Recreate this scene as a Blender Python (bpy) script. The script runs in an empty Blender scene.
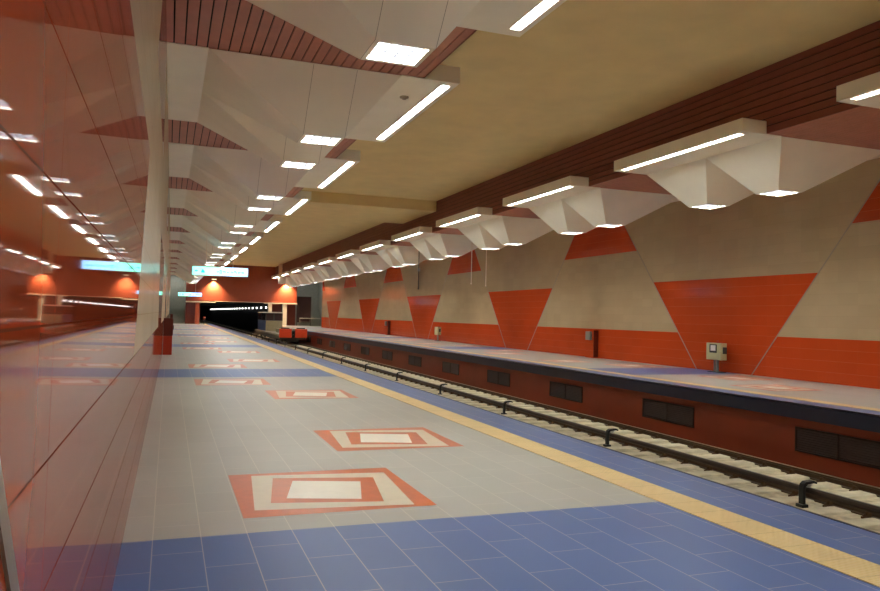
import bpy, bmesh, math, random
from mathutils import Matrix, Vector
random.seed(3)
S = bpy.context.scene
C = S.collection

# ------------------------------------------------------------------ materials
def lin(c):
    return tuple((v/255/12.92 if v/255 <= .04045 else ((v/255+.055)/1.055)**2.4) for v in c)

def mat(name, rgb, rough=.5, metal=0., noise=.06, nscale=6., emit=None, estr=0., spec=.5, bump=0.):
    """plain procedural surface: base colour with a little mottling"""
    m = bpy.data.materials.new(name); m.use_nodes = True
    nt = m.node_tree; b = nt.nodes['Principled BSDF']
    c = lin(rgb)
    b.inputs['Roughness'].default_value = rough
    b.inputs['Metallic'].default_value = metal
    b.inputs['Specular IOR Level'].default_value = spec
    if noise:
        tc = nt.nodes.new('ShaderNodeTexCoord'); n = nt.nodes.new('ShaderNodeTexNoise')
        n.inputs['Scale'].default_value = nscale; n.inputs['Detail'].default_value = 4
        nt.links.new(tc.outputs['Object'], n.inputs['Vector'])
        r = nt.nodes.new('ShaderNodeMapRange')
        r.inputs['From Min'].default_value = .3; r.inputs['From Max'].default_value = .7
        r.inputs['To Min'].default_value = 1-noise; r.inputs['To Max'].default_value = 1+noise
        nt.links.new(n.outputs['Fac'], r.inputs['Value'])
        mx = nt.nodes.new('ShaderNodeVectorMath'); mx.operation = 'SCALE'
        mx.inputs[0].default_value = c
        nt.links.new(r.outputs['Result'], mx.inputs['Scale'])
        nt.links.new(mx.outputs['Vector'], b.inputs['Base Color'])
        if bump:
            bp = nt.nodes.new('ShaderNodeBump'); bp.inputs['Strength'].default_value = bump
            bp.inputs['Distance'].default_value = .02
            nt.links.new(n.outputs['Fac'], bp.inputs['Height'])
            nt.links.new(bp.outputs['Normal'], b.inputs['Normal'])
    else:
        b.inputs['Base Color'].default_value = (*c, 1)
    if emit:
        b.inputs['Emission Color'].default_value = (*emit, 1)
        b.inputs['Emission Strength'].default_value = estr
    return m

class N:
    """tiny node-graph helper"""
    def __init__(s, name):
        s.m = bpy.data.materials.new(name); s.m.use_nodes = True
        s.nt = s.m.node_tree; s.b = s.nt.nodes['Principled BSDF']
    def new(s, t): return s.nt.nodes.new(t)
    def link(s, a, b): s.nt.links.new(a, b)
    def math(s, op, a, b=None, c=None):
        n = s.new('ShaderNodeMath'); n.operation = op
        for i, v in enumerate((a, b, c)):
            if v is None: continue
            if isinstance(v, (int, float)): n.inputs[i].default_value = v
            else: s.link(v, n.inputs[i])
        return n.outputs[0]
    def mix(s, fac, a, b):
        n = s.new('ShaderNodeMix'); n.data_type = 'RGBA'
        for k, v in ((0, fac), (6, a), (7, b)):
            if isinstance(v, (int, float)): n.inputs[k].default_value = v
            elif isinstance(v, tuple): n.inputs[k].default_value = (*v, 1)
            else: s.link(v, n.inputs[k])
        return n.outputs[2]
    def xyz(s):
        tc = s.new('ShaderNodeTexCoord'); sp = s.new('ShaderNodeSeparateXYZ')
        s.link(tc.outputs['Object'], sp.inputs[0]); s.obj = tc.outputs['Object']
        return sp.outputs
    def noise(s, scale, lo, hi, detail=4.):
        n = s.new('ShaderNodeTexNoise'); n.inputs['Scale'].default_value = scale; n.inputs['Detail'].default_value = detail
        s.link(s.obj, n.inputs['Vector'])
        r = s.new('ShaderNodeMapRange'); r.inputs['From Min'].default_value = .3; r.inputs['From Max'].default_value = .7
        r.inputs['To Min'].default_value = lo; r.inputs['To Max'].default_value = hi
        s.link(n.outputs['Fac'], r.inputs['Value']); return r.outputs['Result']
    def scale(s, col, f):
        n = s.new('ShaderNodeVectorMath'); n.operation = 'SCALE'
        if isinstance(col, tuple): n.inputs[0].default_value = col
        else: s.link(col, n.inputs[0])
        if isinstance(f, (int, float)): n.inputs['Scale'].default_value = f
        else: s.link(f, n.inputs['Scale'])
        return n.outputs['Vector']
    def brick(s, u, v, w, h, mortar, off=.5, smooth=.1):
        cb = s.new('ShaderNodeCombineXYZ'); s.link(u, cb.inputs[0]); s.link(v, cb.inputs[1])
        b = s.new('ShaderNodeTexBrick'); b.offset = off; b.offset_frequency = 2; b.squash = 1
        s.link(cb.outputs[0], b.inputs['Vector'])
        b.inputs['Scale'].default_value = 1; b.inputs['Mortar Size'].default_value = mortar
        b.inputs['Mortar Smooth'].default_value = smooth
        b.inputs['Brick Width'].default_value = w; b.inputs['Row Height'].default_value = h
        b.inputs['Color1'].default_value = (.97, .97, .97, 1); b.inputs['Color2'].default_value = (1.03, 1.03, 1.03, 1)
        b.inputs['Mortar'].default_value = (1, 1, 1, 1)
        return b
    def out(s, col, rough=.3, spec=.5):
        s.link(col, s.b.inputs['Base Color'])
        if isinstance(rough, (int, float)): s.b.inputs['Roughness'].default_value = rough
        else: s.link(rough, s.b.inputs['Roughness'])
        s.b.inputs['Specular IOR Level'].default_value = spec
        return s.m

GREY = (173, 171, 163); BLUE = (80, 108, 166)
def floor_mat(mirror):
    g = N('platform_tiles'); x, y, z = g.xyz()
    if mirror: x = g.math('SUBTRACT', 16.2, x)
    # blue cross bands every 15 m, 2.5 m deep, and the blue border along the edge
    ph = g.math('MODULO', g.math('ADD', y, 15*4 - 2.58), 15.03)
    band = g.math('LESS_THAN', ph, 2.5)
    edge = g.math('GREATER_THAN', x, 4.2)
    isblue = g.math('MAXIMUM', band, edge)
    b = g.brick(g.math('ADD', y, 30.15), g.math('ADD', x, 3.05), .62, .3, .0035)
    base = g.mix(isblue, lin(GREY), lin(BLUE))
    base = g.scale(base, g.noise(1.1, .965, 1.03, 2.))
    vv = g.new('ShaderNodeVectorMath'); vv.operation = 'MULTIPLY'
    g.link(base, vv.inputs[0]); g.link(b.outputs['Color'], vv.inputs[1])
    joint = g.mix(isblue, lin((198, 194, 180)), lin((164, 162, 176)))
    col = g.mix(b.outputs['Fac'], vv.outputs[0], joint)
    return g.out(col, .36)

def wall_mat(name, rgb, joint, rough=.09, spec=.5, gloss=.6, jw=.004):
    g = N(name); x, y, z = g.xyz()
    row = g.math('MODULO', g.math('ADD', z, 2.925+.0015), .2925)
    hor = g.math('LESS_THAN', row, jw)
    ver = g.math('MULTIPLY', g.math('LESS_THAN', g.math('MODULO', g.math('ADD', y, 60.), .6), .003), .25)
    line = g.math('MAXIMUM', hor, ver)
    b = g.brick(g.math('ADD', y, 60.), g.math('ADD', z, 2.925), .6, .2925, 0., off=0.)
    base = g.scale(lin(rgb), g.noise(.7, .95, 1.05))
    vv = g.new('ShaderNodeVectorMath'); vv.operation = 'MULTIPLY'
    if jw > .005:
        for k in ('Color1', 'Color2'): b.inputs[k].default_value = (1, 1, 1, 1)
    g.link(base, vv.inputs[0]); g.link(b.outputs['Color'], vv.inputs[1])
    col = g.mix(line, vv.outputs[0], lin(joint))
    g.out(col, rough, spec)
    # the glaze covers the body only in part: mix with a plain diffuse body
    df = g.new('ShaderNodeBsdfDiffuse'); g.link(col, df.inputs['Color'])
    ms = g.new('ShaderNodeMixShader'); g.link(g.math('MULTIPLY', g.math('SUBTRACT', 1., line), gloss), ms.inputs[0])   # matte grout
    g.link(df.outputs[0], ms.inputs[1]); g.link(g.b.outputs[0], ms.inputs[2])
    g.link(ms.outputs[0], g.nt.nodes['Material Output'].inputs['Surface'])
    return g.m

def module_mat():
    g = N('white_module_panel'); x, y, z = g.xyz()
    l = None
    for xc in (2.13, 2.87):
        d = g.math('LESS_THAN', g.math('ABSOLUTE', g.math('SUBTRACT', x, xc)), .003)
        l = d if l is None else g.math('MAXIMUM', l, d)
    # seams run on the sloping sides only, not across the flat plates
    below = g.math('LESS_THAN', z, -.012)
    l = g.math('MULTIPLY', l, below)
    base = g.scale(lin((250, 246, 232)), g.noise(1.2, .96, 1.03))
    col = g.mix(l, base, lin((150, 142, 130)))
    return g.out(col, .42, .4)

def tactile_mat():
    g = N('yellow_tactile'); x, y, z = g.xyz()
    s = g.math('MULTIPLY', g.math('SINE', g.math('MULTIPLY', x, 2*math.pi/.05)), g.math('SINE', g.math('MULTIPLY', y, 2*math.pi/.05)))
    bp = g.new('ShaderNodeBump'); bp.inputs['Strength'].default_value = .5; bp.inputs['Distance'].default_value = .006
    g.link(s, bp.inputs['Height']); g.link(bp.outputs['Normal'], g.b.inputs['Normal'])
    col = g.scale(lin((232, 204, 144)), g.noise(2., .93, 1.06))
    # joint every 0.3 m
    j = g.math('LESS_THAN', g.math('MODULO', g.math('ADD', y, 60.), .3), .004)
    return g.out(g.mix(j, col, lin((170, 145, 95))), .45)

M = {}
M['floor'] = floor_mat(False); M['floorR'] = floor_mat(True)
M['red'] = wall_mat('red_wall_tile', (190, 72, 33), (205, 125, 88), .12, .4, .4)
M['cream'] = wall_mat('cream_wall_tile', (182, 162, 130), (165, 147, 118), .12, .4, .35)
M['redL'] = wall_mat('glossy_red_wall_tile', (166, 70, 40), (112, 60, 42), .03, .45, .72, .0055)
M['creamL'] = wall_mat('glossy_cream_wall_tile', (200, 186, 160), (160, 146, 120), .2, .3, .45, .006)
M['tan'] = mat('tan_plaster_ceiling', (232, 212, 160), .85, noise=.05, nscale=1.2)
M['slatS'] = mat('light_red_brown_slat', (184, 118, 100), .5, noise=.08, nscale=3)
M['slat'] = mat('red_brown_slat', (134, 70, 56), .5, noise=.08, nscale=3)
M['void'] = mat('dark_void', (24, 14, 12), .9, noise=0)
M['module'] = module_mat()
M['white'] = mat('white_metal', (220, 216, 206), .4, noise=.03)
M['louvre'] = mat('bright_louvre', (90, 90, 98), .4, noise=0)
M['lamp'] = mat('lamp_glow', (255, 255, 255), .5, noise=0, emit=(.97, 1., .95), estr=60.)
M['tube'] = mat('tube_glow', (255, 255, 255), .5, noise=0, emit=(.97, 1., .95), estr=26.)
M['tact'] = tactile_mat()
M['inl_o'] = mat('orange_inlay', (200, 96, 40), .3, noise=.08, nscale=9)
M['inl_c'] = mat('cream_inlay', (214, 202, 178), .3, noise=.04, nscale=9)
M['inl_w'] = mat('white_inlay', (236, 230, 214), .3, noise=.03, nscale=9)
M['navy'] = mat('navy_edge', (34, 40, 66), .35, noise=.08)
M['edgewhite'] = mat('pale_edge_line', (205, 198, 200), .4, noise=.04)
M['pitwall'] = mat('dark_red_pit_wall', (146, 58, 32), .4, noise=.08, nscale=1.5)
M['concrete'] = mat('pale_concrete', (220, 212, 184), .9, noise=.15, nscale=5, bump=.3)
M['bed'] = mat('track_bed_concrete', (206, 196, 166), .95, noise=.25, nscale=7, bump=.4)
M['rail'] = mat('rail_steel', (96, 76, 58), .45, metal=.6, noise=.15)
M['railtop'] = mat('rail_head_steel', (205, 190, 170), .3, metal=.9, noise=.05)
M['clip'] = mat('rusty_clip', (92, 66, 38), .7, metal=.2, noise=.2, nscale=20)
M['cover'] = mat('dark_rail_cover', (58, 46, 40), .35, noise=.1)
M['contact'] = mat('contact_rail_steel', (92, 74, 60), .5, metal=.4, noise=.15)
M['black'] = mat('black_bracket', (20, 19, 21), .35, noise=.08)
M['louvdark'] = mat('dark_grille', (58, 36, 27), .5, noise=.1)
M['trim'] = mat('grey_trim', (150, 138, 122), .4, metal=.1, noise=.05)
M['beige'] = mat('beige_enclosure', (206, 198, 150), .45, noise=.04)
M['paper'] = mat('white_plate', (235, 230, 232), .5, noise=0)
M['darkgrey'] = mat('dark_grey', (60, 58, 56), .5, noise=.06)
M['greybox'] = mat('grey_box', (142, 136, 124), .45, noise=.05)
M['redpaint'] = mat('red_painted_cabinet', (180, 50, 22), .35, noise=.05)
M['maroon'] = mat('maroon_panel', (98, 32, 18), .35, noise=.05)
M['endred'] = mat('end_wall_red', (146, 66, 40), .5, noise=.05, nscale=2)
M['endcream'] = mat('cream_pier', (222, 210, 190), .5, noise=.04)
M['tunnel'] = mat('tunnel_lining', (42, 44, 50), .9, noise=.15, nscale=2)
M['stair'] = mat('grey_stone', (150, 152, 142), .5, noise=.08)
M['stairwall'] = mat('grey_green_wall', (150, 149, 139), .5, noise=.08)
M['orange'] = mat('orange_buffer_paint', (230, 70, 26), .4, noise=.06)
M['bluecab'] = mat('blue_cab_paint', (52, 82, 132), .4, noise=.06)
M['creamcab'] = mat('khaki_cab_panel', (170, 160, 128), .5, noise=.06)
M['glass'] = mat('dark_window_glass', (74, 56, 58), .08, noise=0)
M['tunlamp'] = mat('tunnel_lamp_glow', (255, 255, 255), .5, noise=0, emit=(1, .98, .95), estr=5.)
M['spotlens'] = mat('warm_lamp_glow', (255, 240, 210), .5, noise=0, emit=(1, .8, .5), estr=4.)
M['signG'] = mat('sign_green_glow', (200, 255, 230), .4, noise=0, emit=(.4, 2.2, 1.5), estr=1.)
M['signB'] = mat('sign_blue_glow', (200, 225, 255), .4, noise=0, emit=(.5, 1.3, 2.4), estr=1.)
M['signT'] = mat('sign_letter_glow', (0, 200, 200), .4, noise=0, emit=(.02, .72, .74), estr=1.)
M['signF'] = mat('sign_frame', (190, 190, 196), .4, noise=0)
M['rod'] = mat('pale_rod', (240, 226, 204), .4, noise=0)

# ------------------------------------------------------------------ mesh helpers
def box(bm, x0, x1, y0, y1, z0, z1, mi=0):
    v = [bm.verts.new((x, y, z)) for z in (z0, z1) for y in (y0, y1) for x in (x0, x1)]
    fs = []
    for q in ((0, 2, 3, 1), (4, 5, 7, 6), (0, 1, 5, 4), (2, 6, 7, 3), (0, 4, 6, 2), (1, 3, 7, 5)):
        f = bm.faces.new([v[i] for i in q]); f.material_index = mi; fs.append(f)
    return fs
def poly(bm, pts, mi=0):
    f = bm.faces.new([bm.verts.new(p) for p in pts]); f.material_index = mi; return f
def cyl(bm, p0, p1, r, n=12, mi=0, r1=None):
    p0 = Vector(p0); p1 = Vector(p1); d = (p1-p0).normalized()
    a = d.orthogonal().normalized(); b = d.cross(a)
    r1 = r if r1 is None else r1
    A = []; B = []
    for i in range(n):
        t = 2*math.pi*i/n; o = a*math.cos(t)+b*math.sin(t)
        A.append(bm.verts.new(p0+o*r)); B.append(bm.verts.new(p1+o*r1))
    for i in range(n):
        j = (i+1) % n
        bm.faces.new((A[i], A[j], B[j], B[i])).material_index = mi
    bm.faces.new(A[::-1]).material_index = mi; bm.faces.new(B).material_index = mi
def prism(bm, prof, axis, a0, a1, mi=0):
    """extrude a 2-D outline; axis 'y': prof=(x,z), axis 'x': prof=(y,z)"""
    def P(q, a): return (q[0], a, q[1]) if axis == 'y' else (a, q[0], q[1])
    A = [bm.verts.new(P(q, a0)) for q in prof]; B = [bm.verts.new(P(q, a1)) for q in prof]
    n = len(prof)
    for i in range(n):
        j = (i+1) % n
        bm.faces.new((A[i], A[j], B[j], B[i])).material_index = mi
    bm.faces.new(A[::-1]).material_index = mi; bm.faces.new(B).material_index = mi
def build(name, bm, mats, parent=None, normals=True, bevel=0.):
    if normals: bmesh.ops.recalc_face_normals(bm, faces=bm.faces)
    me = bpy.data.meshes.new(name); bm.to_mesh(me); bm.free()
    for m in (mats if isinstance(mats, (list, tuple)) else [mats]): me.materials.append(M[m])
    o = bpy.data.objects.new(name, me); C.objects.link(o)
    if parent: o.parent = parent
    if bevel:
        b = o.modifiers.new('bevel', 'BEVEL'); b.width = bevel; b.segments = 2; b.limit_method = 'ANGLE'
    return o
def struct(name, bm, mats, parent=None, **k):
    o = build(name, bm, mats, parent, **k)
    if not parent: o['kind'] = 'structure'
    return o
def tag(o, label, cat, group=None):
    o['label'] = label; o['category'] = cat
    if group: o['group'] = group
    return o
def thing(name, label, cat, loc=(0, 0, 0), group=None):
    o = bpy.data.objects.new(name, None); C.objects.link(o); o.location = loc; o.empty_display_size = .2
    return tag(o, label, cat, group)
def dup(root, loc, label, mirror=False):
    def cp(o, parent):
        c = o.copy(); C.objects.link(c); c.parent = parent
        for ch in o.children: cp(ch, c)
        return c
    r = root.copy(); C.objects.link(r); r.location = loc; r['label'] = label
    for ch in root.children: cp(ch, r)
    return r
NTH = ['nearest', 'second nearest', 'third nearest', 'fourth nearest', 'fifth nearest', 'sixth nearest', 'seventh nearest', 'eighth nearest',
       'ninth nearest', 'tenth nearest', 'eleventh nearest', 'twelfth nearest', 'thirteenth nearest', 'fourteenth nearest', 'fifteenth nearest',
       'sixteenth nearest', 'seventeenth nearest', 'eighteenth nearest', 'nineteenth nearest', 'twentieth nearest']
def nth(k):
    if k < len(NTH): return NTH[k]
    n = k+1
    suf = 'th' if 10 <= n % 100 <= 20 else {1: 'st', 2: 'nd', 3: 'rd'}.get(n % 10, 'th')
    return '%d%s nearest' % (n, suf)

# ------------------------------------------------------------------ main dimensions (metres)
XC = 8.1                       # mid-line of the station; the right side mirrors the left
WL, WR = -.22, 16.25            # wall faces
EL, ER = 4.91, 11.45           # platform edges
BL, BR = 4.07, 12.13           # bulkheads of the slatted soffits
ZS, ZC = 5.67, 7.17            # soffit, tan ceiling
YB, YE, YRW = -9., 92., 83.    # back wall, end wall, end of right wall
PER = 14.55

# ------------------------------------------------------------------ platforms
def platform(mirror):
    mx = (lambda x: 16.2-x) if mirror else (lambda x: x)
    wall = WR if mirror else WL
    edge = ER if mirror else EL
    bm = bmesh.new()
    a, b = sorted((wall-(0 if mirror else .1), edge))
    box(bm, a, b, YB, YE+ (10 if mirror else 6), -.3, 0, 0)
    for f in bm.faces:
        n = f.calc_center_median()
        if abs(n.x-edge) < .01 or n.z < -.29: f.material_index = 1
    in_x = edge+.3 if mirror else edge-.3
    a, b = sorted((wall, in_x))
    box(bm, a, b, YB, YE+(10 if mirror else 6), -1.5, -.301, 2)
    fl = struct('floor', bm, ['floorR' if mirror else 'floor', 'navy', 'pitwall'])
    fl['label'] = ('far platform with grey tiles and a navy edge across the tracks' if mirror
                   else 'near platform of grey tiles crossed by blue tile bands')
    bm = bmesh.new(); a, b = sorted((mx(3.9), mx(4.25)))
    box(bm, a, b, YB, YE, -.002, .006)
    o = build('tactile_strip', bm, 'tact', fl); o['label'] = 'yellow studded tactile strip'
    bm = bmesh.new(); a, b = sorted((edge, edge+(.03 if mirror else -.03)))
    box(bm, a, b, YB, YE, -.03, .003)
    build('edge_strip', bm, 'edgewhite' if mirror else 'black', fl)['label'] = 'pale strip along platform edge' if mirror else 'thin black strip along platform edge'
    # nested square inlays
    quads = [([(0, 0), (1.5, 0), (1.5, 1.5), (0, 1.5)], 0),
             ([(.1, .2), (1.33, .06), (1.42, 1.28), (.2, 1.42)], 1),
             ([(.245, .385), (1.12, .21), (1.265, 1.09), (.375, 1.27)], 0),
             ([(.385, .5), (.965, .33), (1.11, .95), (.53, 1.12)], 2)]
    me = None
    spots = [(.56, 5.57), (1.79, 8.02), (1.79, 13.1), (.57, 15.75)]
    for k in range(-1, 6):
        for sx, sy in spots:
            y = sy+15.03*k
            if y < YB+1 or y > YE-3: continue
            x = mx(sx+1.5) if mirror else sx
            if me is None:
                bm = bmesh.new()
                for i, (q, mi) in enumerate(quads):
                    pts = [((1.5-px if mirror else px), py, .0012*(i+1)) for px, py in q]
                    if mirror: pts = pts[::-1]
                    poly(bm, pts, mi)
                o = build('floor_inlay', bm, ['inl_o', 'inl_c', 'inl_w'], fl, normals=False); me = o
            else:
                o = me.copy(); C.objects.link(o)
            o.location = (x, y, 0)
    me['label'] = 'nested orange and white square inlay'
    return fl
platform(False); platform(True)

# ------------------------------------------------------------------ patterned walls
def pattern_wall(name, X, y0, y1, yA, facing, label):
    """yA: floor point of the line leaning away (Y = yA + .815 z); its partner stands 2.45 m nearer"""
    bm = bmesh.new()
    sl = .815; H = ZS; z1, z2, z3 = 1.17, 2.92, 4.13
    def q(pts, mi):
        poly(bm, [(X, min(max(y, y0), y1), z) for y, z in pts], mi)
    q([(y0, 0), (y1, 0), (y1, z1), (y0, z1)], 0)
    A = lambda k, z: yA+PER*k+sl*z
    B = lambda k, z: yA-2.42+PER*k-sl*z
    trims = []
    for k in range(-2, 8):
        if A(k, 0) < y0-12 or B(k, 0) > y1+12: continue
        def clipq(pts, mi):
            ys = [p[0] for p in pts]
            if max(ys) <= y0 or min(ys) >= y1: return
            # clip polygon in y
            for side, lim in ((1, y0), (-1, y1)):
                out = []
                for i in range(len(pts)):
                    p, r = pts[i], pts[(i+1) % len(pts)]
                    ip = (p[0]-lim)*side >= 0; ir = (r[0]-lim)*side >= 0
                    if ip: out.append(p)
                    if ip != ir:
                        t = (lim-p[0])/(r[0]-p[0]); out.append((lim, p[1]+t*(r[1]-p[1])))
                pts = out
                if len(pts) < 3: return
            poly(bm, [(X, y, z) for y, z in pts], mi)
        clipq([(B(k, z1), z1), (A(k, z1), z1), (A(k, z2), z2), (B(k, z2), z2)], 0)
        clipq([(A(k, z1), z1), (B(k+1, z1), z1), (B(k+1, z2), z2), (A(k, z2), z2)], 1)
        # band above, split by the leaning lines
        clipq([(B(k, z2), z2), (A(k, z2), z2), (A(k, z3), z3), (B(k, z3), z3)], 1)
        clipq([(A(k, z2), z2), (B(k+1, z2), z2), (B(k+1, z3), z3), (A(k, z3), z3)], 1)
        clipq([(B(k, z3), z3), (A(k, z3), z3), (A(k, H), H), (B(k, H), H)], 1)
        clipq([(A(k, z3), z3), (B(k+1, z3), z3), (B(k+1, H), H), (A(k, H), H)], 0)
        for fn, s in ((A, 1), (B, -1)):
            if y0+.2 < fn(k, 0) < y1-.2 and y0+.2 < fn(k, H) < y1-.2 and (facing < 0 or (k == 0 and s < 0)): trims.append((fn, k))
    for f in bm.faces:
        f.normal_update()
        if f.normal.x*facing < 0: f.normal_flip()
    # a body behind the tile face
    t = -facing*.25
    a, b = sorted((X+t, X-facing*.002))
    box(bm, a, b, y0, y1, -.3, H+.3, 1)
    o = struct(name, bm, ['redL', 'creamL'] if facing > 0 else ['red', 'cream'], normals=False)
    o['label'] = label
    for fn, k in trims:
        bm = bmesh.new(); w = .022 if facing < 0 else .03
        p = [(fn(k, 0)-w, 0), (fn(k, 0)+w, 0), (fn(k, H)+w, H), (fn(k, H)-w, H)]
        prism(bm, p, 'x', X-facing*.001, X+facing*.006)
        build('trim_strip', bm, 'trim', o)
    return o
wl = pattern_wall('wall_left', WL, YB, YE, 4.7, 1, 'glossy red and cream tiled wall beside the near platform')
# this wall leans and converges very slightly towards the platform
for ob in [wl]+list(wl.children):
    for v in ob.data.vertices: v.co.x += -.032+.0035*v.co.y+.009*v.co.z
pattern_wall('wall_right', WR, YB, YRW, 19.8, -1, 'red and cream tiled wall behind the far platform')
bm = bmesh.new(); box(bm, WL, WR, YB-.2, YB, -1.5, 7.4); struct('wall_back', bm, 'cream')

# ------------------------------------------------------------------ ceilings
bm = bmesh.new(); box(bm, BL-.3, BR+.3, YB, YE, ZC, ZC+.2)
o = struct('ceiling', bm, 'tan'); o['label'] = 'plain tan plaster ceiling above the tracks'
bm = bmesh.new(); box(bm, BL-.02, BR+.02, 33.9, 39.4, 6.66, ZC+.01)
o = struct('ceiling_beam', bm, 'tan', bevel=.02); o['label'] = 'wide tan cross beam under the ceiling over the tracks'
def slats(mirror):
    mx = (lambda x: 16.2-x) if mirror else (lambda x: x)
    wall = WR if mirror else WL
    bm = bmesh.new()
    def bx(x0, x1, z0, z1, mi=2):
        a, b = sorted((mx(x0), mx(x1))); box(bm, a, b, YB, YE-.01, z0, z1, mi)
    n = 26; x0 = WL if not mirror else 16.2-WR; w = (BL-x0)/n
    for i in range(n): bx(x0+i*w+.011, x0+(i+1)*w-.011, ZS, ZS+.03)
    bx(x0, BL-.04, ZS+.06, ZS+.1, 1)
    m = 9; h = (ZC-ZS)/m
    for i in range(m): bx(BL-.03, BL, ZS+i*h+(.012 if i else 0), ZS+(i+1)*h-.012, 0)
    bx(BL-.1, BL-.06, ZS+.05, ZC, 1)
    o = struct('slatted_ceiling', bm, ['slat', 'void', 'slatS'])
    o['label'] = ('red-brown slatted bulkhead and soffit above the far platform' if mirror
                  else 'red-brown slatted soffit above the near platform')
slats(False); slats(True)

# ------------------------------------------------------------------ ceiling modules
ML = 4.9; HALF = ML/2
ZB = 5.655
def make_module(mirror, label, group):
    # local coordinates: x as on the left side, y from 0 (near end), z from the soffit plane
    mx = (lambda x: 16.2-x) if mirror else (lambda x: x)
    t = thing('ceiling_module', label, 'ceiling panel', (0, 0, ZB), group)
    fl = -1 if mirror else 1
    x_in = (16.2-WR) if mirror else WL
    def bx(bm, x0, x1, y0, y1, z0, z1, mi=0):
        a, b = sorted((x0, x1)); return box(bm, a, b, y0, y1, z0, z1, mi)
    # everything built in left-side x, then mirrored at the end
    bm = bmesh.new()
    # outer slab with a slot for the strip lamp
    for a, b in ((BL+.001, 4.455), (4.645, 4.73)): bx(bm, a, b, 0, ML, 0, .29)
    bx(bm, 4.455, 4.645, 0, .22, 0, .29); bx(bm, 4.455, 4.645, ML-.22, ML, 0, .29)
    bx(bm, 4.455, 4.645, .22, ML-.22, .06, .29)
    bx(bm, 3.65, BL+.001, 0, ML, 0, .012)
    pn = [('edge_panel', bm, 'module', None)]
    bm = bmesh.new(); bx(bm, x_in+.002, .46, 0, ML, 0, .012)
    pn.append(('wall_panel', bm, 'module', None))
    objs = []
    for nm, b_, m_, _ in pn:
        if mirror:
            for v in b_.verts: v.co.x = 16.2-v.co.x
        objs.append(build(nm, b_, m_, t))
    # two inverted pyramids side by side, a recessed lamp in each blunt tip
    for s in (0, 1):
        y0 = s*HALF; y1 = y0+HALF; yc = (y0+y1)/2
        X0, X1 = .46, 3.65; a0, a1 = 2.13, 2.87; b0, b1 = yc-.36, yc+.36; zb = -.985
        bm = bmesh.new()
        T = [(X0, y0, 0), (X1, y0, 0), (X1, y1, 0), (X0, y1, 0)]
        Bq = [(a0, b0, zb), (a1, b0, zb), (a1, b1, zb), (a0, b1, zb)]
        I = [(a0+.06, b0+.06, zb), (a1-.06, b0+.06, zb), (a1-.06, b1-.06, zb), (a0+.06, b1-.06, zb)]
        I2 = [(p[0], p[1], zb+.12) for p in I]
        V = [[bm.verts.new(p) for p in L] for L in (T, Bq, I, I2)]
        for r in range(3):
            for i in range(4):
                j = (i+1) % 4
                bm.faces.new((V[r][i], V[r][j], V[r+1][j], V[r+1][i]))
        bm.faces.new(V[0][::-1])
        bm.faces.new(V[3])
        if mirror:
            for v in bm.verts: v.co.x = 16.2-v.co.x
        build('pyramid_panel', bm, 'module', t)
        cx = 16.2-2.5 if mirror else 2.5
        bm = bmesh.new(); box(bm, cx-.305, cx+.305, yc-.295, yc+.295, zb+.112, zb+.118)
        lt = build('square_lamp', bm, 'lamp', t); lt['label'] = 'lit square recessed lamp'
        bm = bmesh.new()
        for i in range(1, 4):
            u = -.3+.6*i/4
            box(bm, cx+u-.004, cx+u+.004, yc-.298, yc+.298, zb+.001, zb+.11)
            box(bm, cx-.305, cx+.305, yc+u-.004, yc+u+.004, zb+.002, zb+.109)
        build('louvre', bm, 'louvre', lt)
    # strip lamp
    sx = 16.2-4.55 if mirror else 4.55
    bm = bmesh.new()
    for a, b in ((-.093, -.082), (.082, .093)): box(bm, sx+a, sx+b, .225, ML-.225, .001, .058)
    box(bm, sx-.092, sx+.092, .224, ML-.224, .05, .058)
    st = build('strip_lamp', bm, 'white', t)
    L = (ML-.48)/3
    for i in range(3):
        bm = bmesh.new(); y0 = .24+i*L
        box(bm, sx-.06, sx+.06, y0+.012, y0+L-.012, .024, .048)
        build('lamp_tube', bm, 'tube', st)['label'] = 'lit strip lamp section'
    return t
for mirror in (False, True):
    side = 'far platform' if mirror else 'near platform'
    grp = 'faceted ceiling modules above the %s' % side
    y0 = 5.33 if mirror else 4.85
    first = None; n = 0
    for k in range(-1, 12):
        y = y0+7.28*k
        if y+ML > YE: break
        if mirror and y+ML > YE-1: break
        lab = '%s white faceted ceiling module with two square lamps, above the %s' % (nth(k), side) if k >= 0 else \
              'white faceted ceiling module above the %s, behind the camera' % side
        lab = lab[0].lower()+lab[1:]
        if first is None:
            first = make_module(mirror, lab, grp); first.location.y = y
        else: dup(first, (0, y, ZB), lab)
o = thing('smoke_detector', 'small round smoke detector under the second nearest module of the near platform', 'smoke detector', (4.06, 13.3, ZB))
bm = bmesh.new(); cyl(bm, (0, 0, 0), (0, 0, -.018), .085, 20); build('base', bm, 'greybox', o)
bm = bmesh.new(); cyl(bm, (0, 0, -.018), (0, 0, -.05), .06, 20, r1=.035); build('sensor_head', bm, 'greybox', o)

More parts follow.
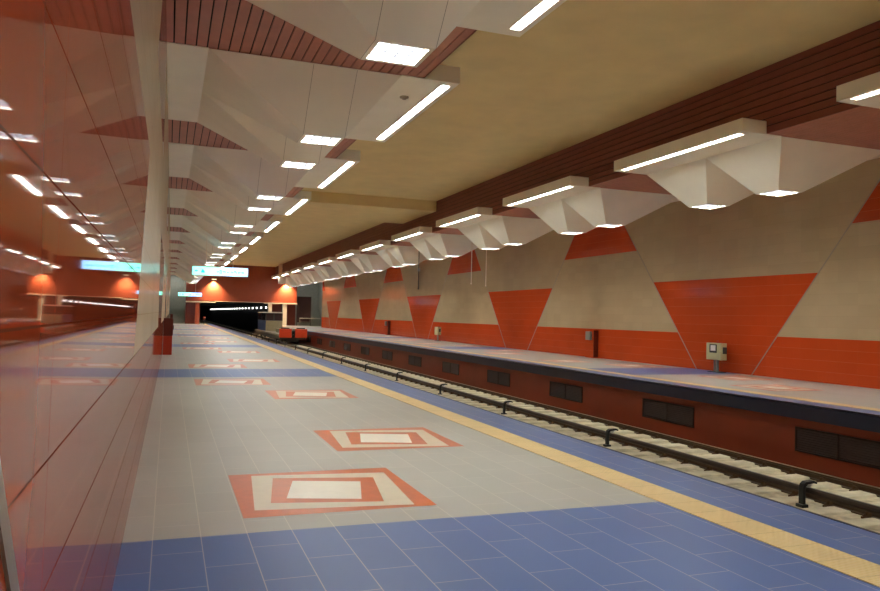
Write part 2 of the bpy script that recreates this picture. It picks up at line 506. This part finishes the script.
# ------------------------------------------------------------------ track pit
RX = (9.6, 10.9)
ZRT = -1.1
bm = bmesh.new(); box(bm, EL-.31, 11., YB, YE+160, -1.7, -1.236); box(bm, 11., ER+.31, YB, YE+160, -1.7, -1.4)
struct('track_bed', bm, 'bed')['kind'] = 'structure'
def rail(x, label):
    t = thing('running_rail', label, 'rail', (x, 0, 0), 'running rails of the tracks')
    bm = bmesh.new()
    prism(bm, [(-.065, -1.235), (.065, -1.235), (.065, -1.22), (.012, -1.21), (.012, -1.145), (.034, -1.13), (.034, -1.106), (-.034, -1.106), (-.034, -1.13), (-.012, -1.145), (-.012, -1.21), (-.065, -1.22)], 'y', YB, YE+160)
    build('rail_body', bm, 'rail', t)
    bm = bmesh.new(); box(bm, -.03, .03, YB, YE+160, -1.1055, -1.1)
    build('rail_head', bm, 'railtop', t)['label'] = 'polished rail head'
rail(RX[0], 'steel running rail partly hidden behind the dark contact rail')
rail(RX[1], 'steel running rail nearest the far platform wall')
rail(16.2-RX[0], 'inner running rail of the near track, below the near platform')
rail(16.2-RX[1], 'outer running rail of the near track, under the near platform edge')
# pale concrete blocks between and beside the rails, with rusty clips against the rail feet
def clip(cx, s_, parent):
    bm = bmesh.new(); zz = -1.185
    box(bm, cx-.07, cx+.07, .16, .25, -1.28, zz-.02)
    cyl(bm, (cx, .205, zz-.02), (cx, .205, zz+.05), .028, 8)
    prism(bm, [(cx-.05, zz-.02), (cx+.05, zz-.02), (cx+.05*s_, zz+.03), (cx+.02*s_, zz+.045)], 'y', .175, .235)
    build('rail_clip', bm, 'clip', parent)['label'] = 'rusty rail clip'
def blocks(xa, xb, zt, clips, lab, group):
    first = None
    for k in range(92):
        y = 3.69+.66*k
        l = lab % nth(k)
        if first is None:
            first = thing('track_block', l, 'concrete block', (0, y, 0), group)
            bm = bmesh.new(); prism(bm, [(-.2, -1.28), (.2, -1.28), (.15, zt), (-.15, zt)], 'x', xa, xb)
            build('block', bm, 'concrete', first, bevel=.012)
            for cx, s_ in clips: clip(cx, s_, first)
        else: dup(first, (0, y, 0), l)
blocks(9.69, 10.81, -1.195, ((RX[0]+.145, -1), (RX[1]-.145, 1)), '%s pale concrete block lying between the two running rails', 'concrete blocks between the rails')
blocks(8.75, 9.5, -1.205, ((RX[0]-.145, 1),), '%s pale concrete block under the contact rail, on the near side', 'concrete blocks under the contact rail')
# contact rail
t = thing('contact_rail', 'dark covered contact rail running alongside the far track', 'contact rail', (9.2, 0, 0))
bm = bmesh.new()
prism(bm, [(-.035, -1.06), (.035, -1.06), (.035, -1.04), (.012, -1.03), (.012, -1.0), (.025, -.985), (-.025, -.985), (-.012, -1.0), (-.012, -1.03), (-.035, -1.04)], 'y', 4, YE)
build('conductor', bm, 'contact', t)
bm = bmesh.new()
prism(bm, [(-.055, -1.02), (-.048, -.972), (-.025, -.95), (.025, -.95), (.048, -.972), (.055, -1.02), (.046, -1.02), (.038, -.978), (.02, -.962), (-.02, -.962), (-.038, -.978), (-.046, -1.02)], 'y', 4, YE)
build('cover', bm, 'cover', t)['label'] = 'dark rounded cover'
br = None
for k in range(16):
    y = 8.645+5.28*k
    lab = '%s black hooked bracket holding the contact rail' % nth(k)
    if br is None:
        br = thing('rail_bracket', lab, 'bracket', (9.2, y, 0), 'hooked brackets along the contact rail')
        bm = bmesh.new()
        prof = [(-.15, -1.22), (-.15, -.95), (-.13, -.89), (-.08, -.855), (.06, -.845), (.12, -.87), (.12, -.9), (.06, -.885), (-.06, -.895), (-.095, -.925), (-.105, -.96), (-.105, -1.22)]
        prism(bm, prof, 'y', -.05, .05); build('arm', bm, 'black', br, bevel=.008)
        bm = bmesh.new(); box(bm, -.19, -.07, -.07, .07, -1.3, -1.19); build('foot', bm, 'black', br, bevel=.01)
        bm = bmesh.new(); cyl(bm, (.0, 0, -.949), (.0, 0, -.875), .035, 10); cyl(bm, (.0, 0, -.915), (.0, 0, -.9), .055, 10)
        build('insulator', bm, 'paper', br)['label'] = 'pale insulator'
    else: dup(br, (9.2, y, 0), lab)
# ventilation grilles on the pit wall
vg = None
for k in range(-1, 17):
    y = 14.38+5.02*(k-1)
    if y < 3: continue
    lab = '%s dark ventilation grille in the red wall under the far platform' % nth(k if vg is not None else 0)
    if vg is None:
        kk = 0
        vg = thing('ventilation_grille', lab, 'grille', (ER+.3, y, -.98), 'ventilation grilles under the far platform')
        bm = bmesh.new()
        for a, b, c, d in ((0, 2, 0, .03), (0, 2, .45, .48), (0, .03, .03, .45), (1.97, 2, .03, .45), (.985, 1.015, .03, .45)):
            box(bm, -.03, .0, a, b, c, d)
        build('frame', bm, 'louvdark', vg)
        bm = bmesh.new()
        for i in range(9):
            z = .05+i*.045
            prism(bm, [(-.022, z), (-.002, z+.03), (-.002, z+.036), (-.022, z+.006)], 'y', .03, 1.97)
        box(bm, -.003, .0, .03, 1.97, .03, .45)
        build('louvre', bm, 'louvdark', vg)
    else:
        kk += 1
        dup(vg, (ER+.3, y, -.98), '%s dark ventilation grille in the red wall under the far platform' % nth(kk))

# ------------------------------------------------------------------ hanging signs
def sign(y, label, rod_top):
    t = thing('hanging_sign', label, 'sign', (0, y, 0), 'lit hanging signs above the near platform')
    x0, x1, z0, z1 = .95, 3.48, 3.17, 3.6
    bm = bmesh.new()
    for a, b, c, d in ((x0, x1, z0, z0+.025), (x0, x1, z1-.025, z1), (x0, x0+.025, z0+.025, z1-.025), (x1-.025, x1, z0+.025, z1-.025)):
        box(bm, a, b, -.07, .07, c, d)
    build('frame', bm, 'signF', t)
    xm = x0+.46*(x1-x0)
    bm = bmesh.new(); box(bm, x0+.026, xm, -.064, .064, z0+.026, z1-.026)
    a = build('green_face', bm, 'signG', t); a['label'] = 'glowing pale green sign half'
    bm = bmesh.new(); box(bm, xm, x1-.026, -.064, .064, z0+.026, z1-.026)
    b = build('blue_face', bm, 'signB', t); b['label'] = 'glowing pale blue sign half'
    # marks: an arrow and a pictogram on the left, a blurred line of lettering on the right
    bm = bmesh.new(); zc = (z0+z1)/2; Y = -.068
    def pl(pts): poly(bm, [(p[0], Y, p[1]) for p in pts])
    pl([(x0+.12, zc), (x0+.2, zc+.06), (x0+.2, zc-.06)]); pl([(x0+.2, zc+.018), (x0+.27, zc+.018), (x0+.27, zc-.018), (x0+.2, zc-.018)])
    pl([(x0+.40, zc-.08), (x0+.56, zc-.08), (x0+.56, zc-.02), (x0+.48, zc+.09), (x0+.43, zc+.02)])
    build('pictogram', bm, 'signT', a)
    bm = bmesh.new(); x = xm-.08+.0
    rnd = random.Random(5)
    hs = [.085, .17, .16, .1, .075, .07, .075, .085, .07, .12, .07, .075, .07, .08, .075]
    for i, h in enumerate(hs):
        w = .048; xx = xm-.02+i*.083
        lo = zc-.06-(.04 if i in (1, 2) else 0)
        pl([(xx, lo), (xx+.02, lo), (xx+.02, lo+h), (xx, lo+h)])
        pl([(xx+.02, lo+h*.65), (xx+w, lo+h*.65), (xx+w, lo+h*.9), (xx+.02, lo+h*.9)])
        if i % 3: pl([(xx+.02, lo), (xx+w, lo), (xx+w, lo+.02), (xx+.02, lo+.02)])
        if i % 2: pl([(xx+w, lo), (xx+w+.018, lo), (xx+w+.018, lo+h), (xx+w, lo+h)])
    build('lettering', bm, 'signT', b)
    for rx in (1.57, 2.78):
        bm = bmesh.new(); cyl(bm, (rx, 0, z1-.005), (rx, 0, rod_top(rx)), .012, 8); build('rod', bm, 'rod', t)
sign(36.0, 'nearer lit hanging sign, pale green and blue with cyan lettering, over near platform', lambda x: ZS)
sign(87.6, 'farther lit hanging sign, small over near platform end by the red pier', lambda x: ZS)
# rods hanging over the far platform
for x, y, zb, m, lab in ((13.69, 33., 3.17, 'rod', 'left one of two pale rods hanging close together below far platform ceiling'),
                         (14.46, 33., 3.1, 'rod', 'right one of two pale rods hanging close together below far platform ceiling'),
                         (13.3, 39.9, 3.1, 'darkgrey', 'dark thin rod hanging alone over the far platform')):
    o = thing('hanging_rod', lab, 'rod', (x, y, 0), 'rods hanging over the far platform')
    bm = bmesh.new(); cyl(bm, (0, 0, zb), (0, 0, ZS), .02, 8); build('shaft', bm, m, o)
    bm = bmesh.new(); cyl(bm, (0, 0, zb-.05), (0, 0, zb), .035, 8); build('end_fitting', bm, m, o)
    if m == 'darkgrey':
        bm = bmesh.new(); box(bm, -.06, .06, -.09, .03, zb+.98, zb+1.15); build('junction_box', bm, 'greybox', o)

# ------------------------------------------------------------------ cabinets and boxes
t = thing('hydrant_cabinet', 'slim red cabinet with a dark maroon upper half standing by the left wall', 'cabinet', (-.145, 26.75, 0))
bm = bmesh.new(); box(bm, .0, .29, 0, .55, 0, .64); build('body', bm, 'redpaint', t, bevel=.01)
bm = bmesh.new(); box(bm, .0, .295, -.01, .56, .641, 1.25); u = build('upper_cabinet', bm, 'maroon', t, bevel=.01); u['label'] = 'dark maroon upper half'
bm = bmesh.new(); box(bm, .29, .31, .04, .51, .68, 1.21); d = build('door', bm, 'maroon', u)
bm = bmesh.new(); box(bm, .31, .33, .08, .1, .86, 1.0); build('handle', bm, 'black', u)
bm = bmesh.new(); box(bm, .2, .29, .1, .35, 1.251, 1.39); build('top_box', bm, 'maroon', t, bevel=.01)
def wallcab(y, lab):
    t = thing('hydrant_cabinet', lab, 'cabinet', (WR, y, 0), 'red cabinets on the far platform wall')
    bm = bmesh.new(); box(bm, -.22, -.001, 0, .6, 0, 1.12); build('body', bm, 'red', t, bevel=.008)
    bm = bmesh.new(); box(bm, -.215, -.004, -.012, -.001, .03, 1.1); build('painted_side_shade', bm, 'maroon', t)['label'] = 'shade on the near side, painted as a maroon sheet'  # shadowed near side of the cabinet, painted on as a maroon sheet
    bm = bmesh.new(); box(bm, -.34, -.221, .1, .42, .72, 1.06); k = build('grey_box', bm, 'greybox', t, bevel=.012)
    bm = bmesh.new(); box(bm, -.355, -.341, .18, .34, .84, .98); build('cover_plate', bm, 'greybox', k)
wallcab(25.72, 'red floor-standing cabinet with a grey box, nearer of the two on far platform')
wallcab(55.4, 'red floor-standing cabinet with a grey box, farther of the two on far platform')
def ebox(x, y, s, lab, plate):
    t = thing('electrical_box', lab, 'electrical box', (x, y, 0))
    bm = bmesh.new(); box(bm, -.11*s, .11*s, -.33*s, .33*s, .38, .38+.52*s); e = build('enclosure', bm, 'beige', t, bevel=.012)
    bm = bmesh.new(); box(bm, -.125*s, -.111*s, -.3*s, .3*s, .41, .36+.5*s); build('door', bm, 'beige', e, bevel=.004)
    bm = bmesh.new(); box(bm, -.03, .03, -.08, .0, 0, .379); cyl(bm, (.0, .08, 0), (.0, .08, .379), .022, 8); build('stand', bm, 'greybox', t)
    bm = bmesh.new(); box(bm, -.12, .12, -.3, .25, 0, .02); build('base_plate', bm, 'darkgrey', t)
    bm = bmesh.new(); cyl(bm, (0, -.05*s, .38+.52*s), (0, -.05*s, .46+.52*s), .03, 10); build('top_knob', bm, 'redpaint', t)['label'] = 'small red knob'
    bm = bmesh.new(); box(bm, -.05, .05, -.4*s, -.331*s, .38+.2*s, .38+.4*s); build('socket', bm, 'darkgrey', t)
    if plate:
        bm = bmesh.new(); box(bm, -.131*s, -.126*s, -.16, .16, .6, .86); f = build('plate_frame', bm, 'darkgrey', e)
        bm = bmesh.new(); box(bm, -.135*s, -.1315*s, -.11, .11, .66, .83); build('label_plate', bm, 'paper', e)['label'] = 'white label plate'
ebox(15.92, 18.5, 1., 'beige electrical box with white plate on a stand before the big red trapezoid', True)
ebox(15.9, 43.6, .95, 'small pale electrical box on a stand farther along the far platform', False)

# ------------------------------------------------------------------ end of the station
bm = bmesh.new()
box(bm, 1.85, 14.85, YE, YE+.5, 2.78, ZC+.2, 0)
box(bm, 1.85, 3.0, YE+.25, YE+.5, 0, 2.5, 1); box(bm, 3.4, 3.5, YE+.25, YE+.5, 0, 2.5, 1)
box(bm, 2.95, 3.4, YE-.1, YE+.5, 0, 2.55, 0)
box(bm, 1.85, 3.5, YE+.3, YE+.5, 2.5, 2.78, 0)
o = struct('wall_end', bm, ['endred', 'maroon']); o['label'] = 'red end wall above the dark tunnel mouth'
bm = bmesh.new(); box(bm, 1.85, 5.2, YE-.14, YE-.0, 2.56, 2.7); struct('trim_1', bm, 'endcream')
bm = bmesh.new(); box(bm, 10.9, 14.9, YE-.1, YE+.4, 2.64, 2.78); box(bm, 5.2, 10.9, YE-.02, YE+.4, 2.72, 2.78); struct('trim_2', bm, 'endcream')
for nm, x0, x1, zb in (('pier', 11.42, 11.86, -1.3), ('pier', 13.18, 13.68, -1.3)):
    bm = bmesh.new(); box(bm, x0, x1, YE-.05, YE+.45, zb, 2.64)
    o = struct('end_column', bm, 'endcream'); o['label'] = 'cream square column under the end wall'
bm = bmesh.new(); box(bm, 11.86, 13.18, YE+1.2, YE+1.4, -.0, 2.8); box(bm, 13.68, 14.9, YE+1.2, YE+1.4, 0, 2.8); struct('wall_recess', bm, 'maroon')
# tunnel
bm = bmesh.new()
box(bm, 3.3, 3.55, YE+.5, YE+160, -1.3, 3.2); box(bm, 11.55, 11.8, YE+1.4, YE+160, -1.3, 3.2)
box(bm, 3.3, 11.8, YE+.5, YE+160, 3.2, 3.4); box(bm, 3.3, 11.8, YE+160, YE+160.2, -1.3, 3.2)
struct('wall_tunnel', bm, 'tunnel')['label'] = 'dark tunnel lining beyond the platforms'
tl = None
for k in range(26):
    y = YE+2.+5.2*k
    lab = '%s small white lamp on the tunnel wall' % nth(k)
    if tl is None:
        tl = thing('tunnel_lamp', lab, 'lamp', (11.55, y, 2.18), 'lamps in a row along the tunnel wall')
        bm = bmesh.new(); box(bm, -.1, -.001, -.2, .2, -.1, .1); build('housing', bm, 'greybox', tl)
        bm = bmesh.new(); box(bm, -.22, -.101, -.18, .18, -.13, .09); build('lens', bm, 'tunlamp', tl)
    else: dup(tl, (11.55, y, 2.18), lab)
# stair halls either side
def stairs(x0, x1, y0, n, lab, wx0, wx1):
    bm = bmesh.new()
    for i in range(n): box(bm, x0, x1, y0+i*.31, y0+(n+2)*.31, i*.16, (i+1)*.16)
    o = struct('stair', bm, 'stair'); o['label'] = lab; o['kind'] = 'structure'
    bm = bmesh.new()
    box(bm, wx0, wx1, y0+(n+2)*.31, y0+(n+2)*.31+.2, 0, 6.2)
    o = struct('wall_stair', bm, 'stairwall')
stairs(WL, 1.85, YE+.6, 12, 'grey stone stairs beyond the end of the near platform', WL-.3, 1.85)
stairs(14.95, 18.6, YE+1.4, 12, 'grey stone stairs beyond the end of the far platform', 14.85, 19)
bm = bmesh.new(); box(bm, WL-.45, WL-.2, YE, YE+6, 0, 6.2); box(bm, 1.85, 2.0, YE+.5, YE+6, 0, 6.2); struct('wall_stair', bm, 'stairwall')
bm = bmesh.new(); box(bm, 18.6, 18.85, YRW, YE+7, 0, 6.2); box(bm, 14.85, 14.95, YE+1.4, YE+7, 0, 6.2); struct('wall_stair', bm, 'stairwall')
bm = bmesh.new(); box(bm, 16.25, 18.6, YRW, YE+7, -.3, 0); struct('floor', bm, 'stair')
bm = bmesh.new(); box(bm, 16.5, 18.85, YRW-.2, YRW, -.3, 6.2); struct('wall_stair', bm, 'stairwall')
bm = bmesh.new(); box(bm, 14.85, 18.85, YRW, YE+7, 6.0, 6.2); box(bm, WL-.45, 2.0, YE, YE+6.5, 6.0, 6.2); struct('ceiling', bm, 'void')
t = thing('handrail', 'pale metal handrail by the stairs at the far platform end', 'handrail', (15.2, YE-.3, 0))
bm = bmesh.new(); cyl(bm, (0, 0, .95), (2.6, 0, .95), .035, 8); build('top_rail', bm, 'white', t)
bm = bmesh.new(); cyl(bm, (0, 0, .5), (2.6, 0, .5), .02, 8); build('mid_rail', bm, 'greybox', t)
for i in range(3):
    bm = bmesh.new(); cyl(bm, (.05+i*1.25, 0, 0), (.05+i*1.25, 0, .95), .025, 8); build('post', bm, 'greybox', t)
t = thing('dark_opening', 'dark panel standing in for the opening beside the stairs at the far platform end', 'dark opening', (14.97, YE+.6, 0))  # dark framed panel stands in for the dark opening under the stairs
bm = bmesh.new(); box(bm, .05, 1.75, -.01, .01, .45, 3.6); build('glass', bm, 'glass', t)
for a, b, c, d in ((0, .05, 0, 3.65), (1.75, 1.8, 0, 3.65), (.05, 1.75, 3.6, 3.65), (.05, 1.75, .4, .45)):
    bm = bmesh.new(); box(bm, a, b, -.03, .03, c, d); build('frame_bar', bm, 'darkgrey', t)
# pier at the end of the right bulkhead
bm = bmesh.new(); box(bm, BR-.35, BR+.4, 85.9, 86.6, 4.9, ZC); struct('end_column', bm, 'endcream')['label'] = 'pale pier at the end of the slatted bulkhead'
for x, y, lab in ((.8, YE+3.2, 'square ceiling lamp over the stairs at the near platform end'), (16.9, YE+2.5, 'square ceiling lamp over the stairs at the far platform end')):
    t = thing('stair_fill_light', lab, 'lamp', (x, y, 5.99), 'added fill lights over the end stairs')  # fill lights added to brighten the stair halls, not known fixtures
    bm = bmesh.new(); box(bm, -.4, .4, -.4, .4, -.06, 0); build('housing', bm, 'white', t)
    bm = bmesh.new(); box(bm, -.36, .36, -.36, .36, -.075, -.061); build('lens', bm, 'tube', t)
# wall washers
for x, lab in ((4.95, 'left one of two small lamps washing the red end wall'), (13.55, 'right one of two small lamps washing the red end wall')):
    t = thing('wall_washer', lab, 'lamp', (x, YE-.45, 5.35), 'lamps washing the end wall')
    bm = bmesh.new(); box(bm, -.3, .3, -.12, .12, 0, .1); build('housing', bm, 'white', t)
    bm = bmesh.new(); box(bm, -.26, .26, -.09, .09, -.02, -.001); build('lens', bm, 'spotlens', t)
    bm = bmesh.new(); box(bm, -.03, .03, .1, .46, .03, .07); build('arm', bm, 'white', t)
    ld = bpy.data.lights.new('washer_light', 'SPOT'); ld.energy = 2400; ld.color = (1, .72, .42); ld.spot_size = math.radians(110); ld.spot_blend = .9; ld.shadow_soft_size = .1
    lo = bpy.data.objects.new('washer_light', ld); C.objects.link(lo); lo.parent = t; lo.location = (0, 0, -.06); lo.rotation_euler = (math.radians(14), 0, 0)
# signal post at the platform end
t = thing('signal_post', 'short dark signal post at the end of the near platform', 'signal', (3.95, YE-1.2, 0))
bm = bmesh.new(); cyl(bm, (0, 0, 0), (0, 0, .7), .05, 8); build('post', bm, 'darkgrey', t)
bm = bmesh.new(); box(bm, -.14, .14, -.08, .08, .55, .95); build('signal_head', bm, 'maroon', t)

# ------------------------------------------------------------------ maintenance trolley on the far track
t = thing('rail_trolley', 'maintenance rail trolley with orange buffers and blue cab on the far track', 'rail vehicle', (10.13, 64, 0))
bm = bmesh.new(); box(bm, -1.1, 1.1, .3, 19, -.75, -.42); box(bm, -.5, .5, .5, 18.8, -.95, -.75); build('chassis', bm, 'darkgrey', t)
bm = bmesh.new(); box(bm, -1.2, 1.2, .25, 19.1, -.42, -.3); dk = build('deck', bm, 'greybox', t)
for s in (-1, 1):
    bm = bmesh.new(); a, b = sorted((s*.14, s*1.2))
    box(bm, a, b, 0, .24, -.58, .18); build('buffer_panel', bm, 'orange', t, bevel=.04)['label'] = 'orange front buffer panel'
    bm = bmesh.new(); box(bm, a+.15, b-.2, .05, .3, .19, .27); build('lamp_bar', bm, 'black', t)
    for y in (2., 5., 14., 17.):
        bm = bmesh.new(); cyl(bm, (s*.64, y, -.72), (s*.78, y, -.72), .375, 20); build('wheel', bm, 'darkgrey', t)
bm = bmesh.new(); box(bm, -.13, .13, -.1, .3, -.55, .0); cyl(bm, (0, -.3, -.35), (0, 0, -.35), .09, 10); build('coupler', bm, 'black', t)
cy0, cy1 = 12., 18.8; cx0, cx1 = -.92, .75
bm = bmesh.new(); box(bm, cx0, cx1, cy0, cy1, -.3, .75); cab = build('cab', bm, 'bluecab', t, bevel=.03); cab['label'] = 'blue cab body'
bm = bmesh.new(); box(bm, cx0+.02, cx1-.02, cy0-.05, cy0-.001, -.5, .74); build('front_panel', bm, 'creamcab', cab)['label'] = 'khaki front panel'
bm = bmesh.new(); box(bm, cx0+.04, cx1-.04, cy0+.04, cy1-.04, .75, 1.5); build('windows', bm, 'glass', cab)['label'] = 'dark cab windows'
for x in (cx0+.03, (cx0+cx1)/2, cx1-.03):
    for y in (cy0+.03, (cy0+cy1)/2, cy1-.03):
        if x == (cx0+cx1)/2 and y == (cy0+cy1)/2: continue
        bm = bmesh.new(); box(bm, x-.05, x+.05, y-.05, y+.05, .75, 1.5); build('window_pillar', bm, 'darkgrey', cab)
bm = bmesh.new(); prism(bm, [(cx0-.08, 1.5), (cx1+.08, 1.5), (cx1-.1, 1.62), (cx0+.1, 1.62)], 'y', cy0-.15, cy1+.15); build('roof', bm, 'white', cab)['label'] = 'white cab roof'
bm = bmesh.new(); box(bm, -.5, .6, 4, 7.5, -.3, .05); build('tool_box', bm, 'creamcab', t, bevel=.02)

# ------------------------------------------------------------------ world, camera, colour
w = bpy.data.worlds.new('World'); S.world = w; w.use_nodes = True
w.node_tree.nodes['Background'].inputs[0].default_value = (.02, .02, .02, 1)
def setup_camera():
    f = 738.6; cx, cy = 440., 295.5
    v1 = (168.6, 310.65); slope = .0235
    d1 = Vector((v1[0]-cx, -(v1[1]-cy), -f)).normalized()
    ax, ay = v1[0]-cx, v1[1]-cy
    t = (-f*f-ax*ax-ay*ay)/(ax+ay*slope)
    d2 = Vector((ax+t, -(ay+t*slope), -f)).normalized()
    if d2.x < 0: d2 = -d2
    d3 = d2.cross(d1)
    R = Matrix((d2, d1, d3))
    cd = bpy.data.cameras.new('camera'); cd.sensor_width = 36; cd.sensor_fit = 'HORIZONTAL'; cd.lens = f/880*36
    cd.clip_start = .02; cd.clip_end = 600
    o = bpy.data.objects.new('camera', cd); C.objects.link(o)
    o.matrix_world = Matrix.Translation((0, 0, 1.5)) @ R.to_4x4()
    S.camera = o
setup_camera()
S.view_settings.view_transform = 'Standard'; S.view_settings.look = 'None'
S.view_settings.exposure = 0.47; S.view_settings.gamma = 1; S.view_settings.use_curve_mapping = False
S.cycles.max_bounces = 24; S.cycles.diffuse_bounces = 20; S.cycles.glossy_bounces = 8
S.cycles.blur_glossy = .6
S.cycles.caustics_reflective = True; S.cycles.caustics_refractive = False
S.cycles.sample_clamp_indirect = 8.
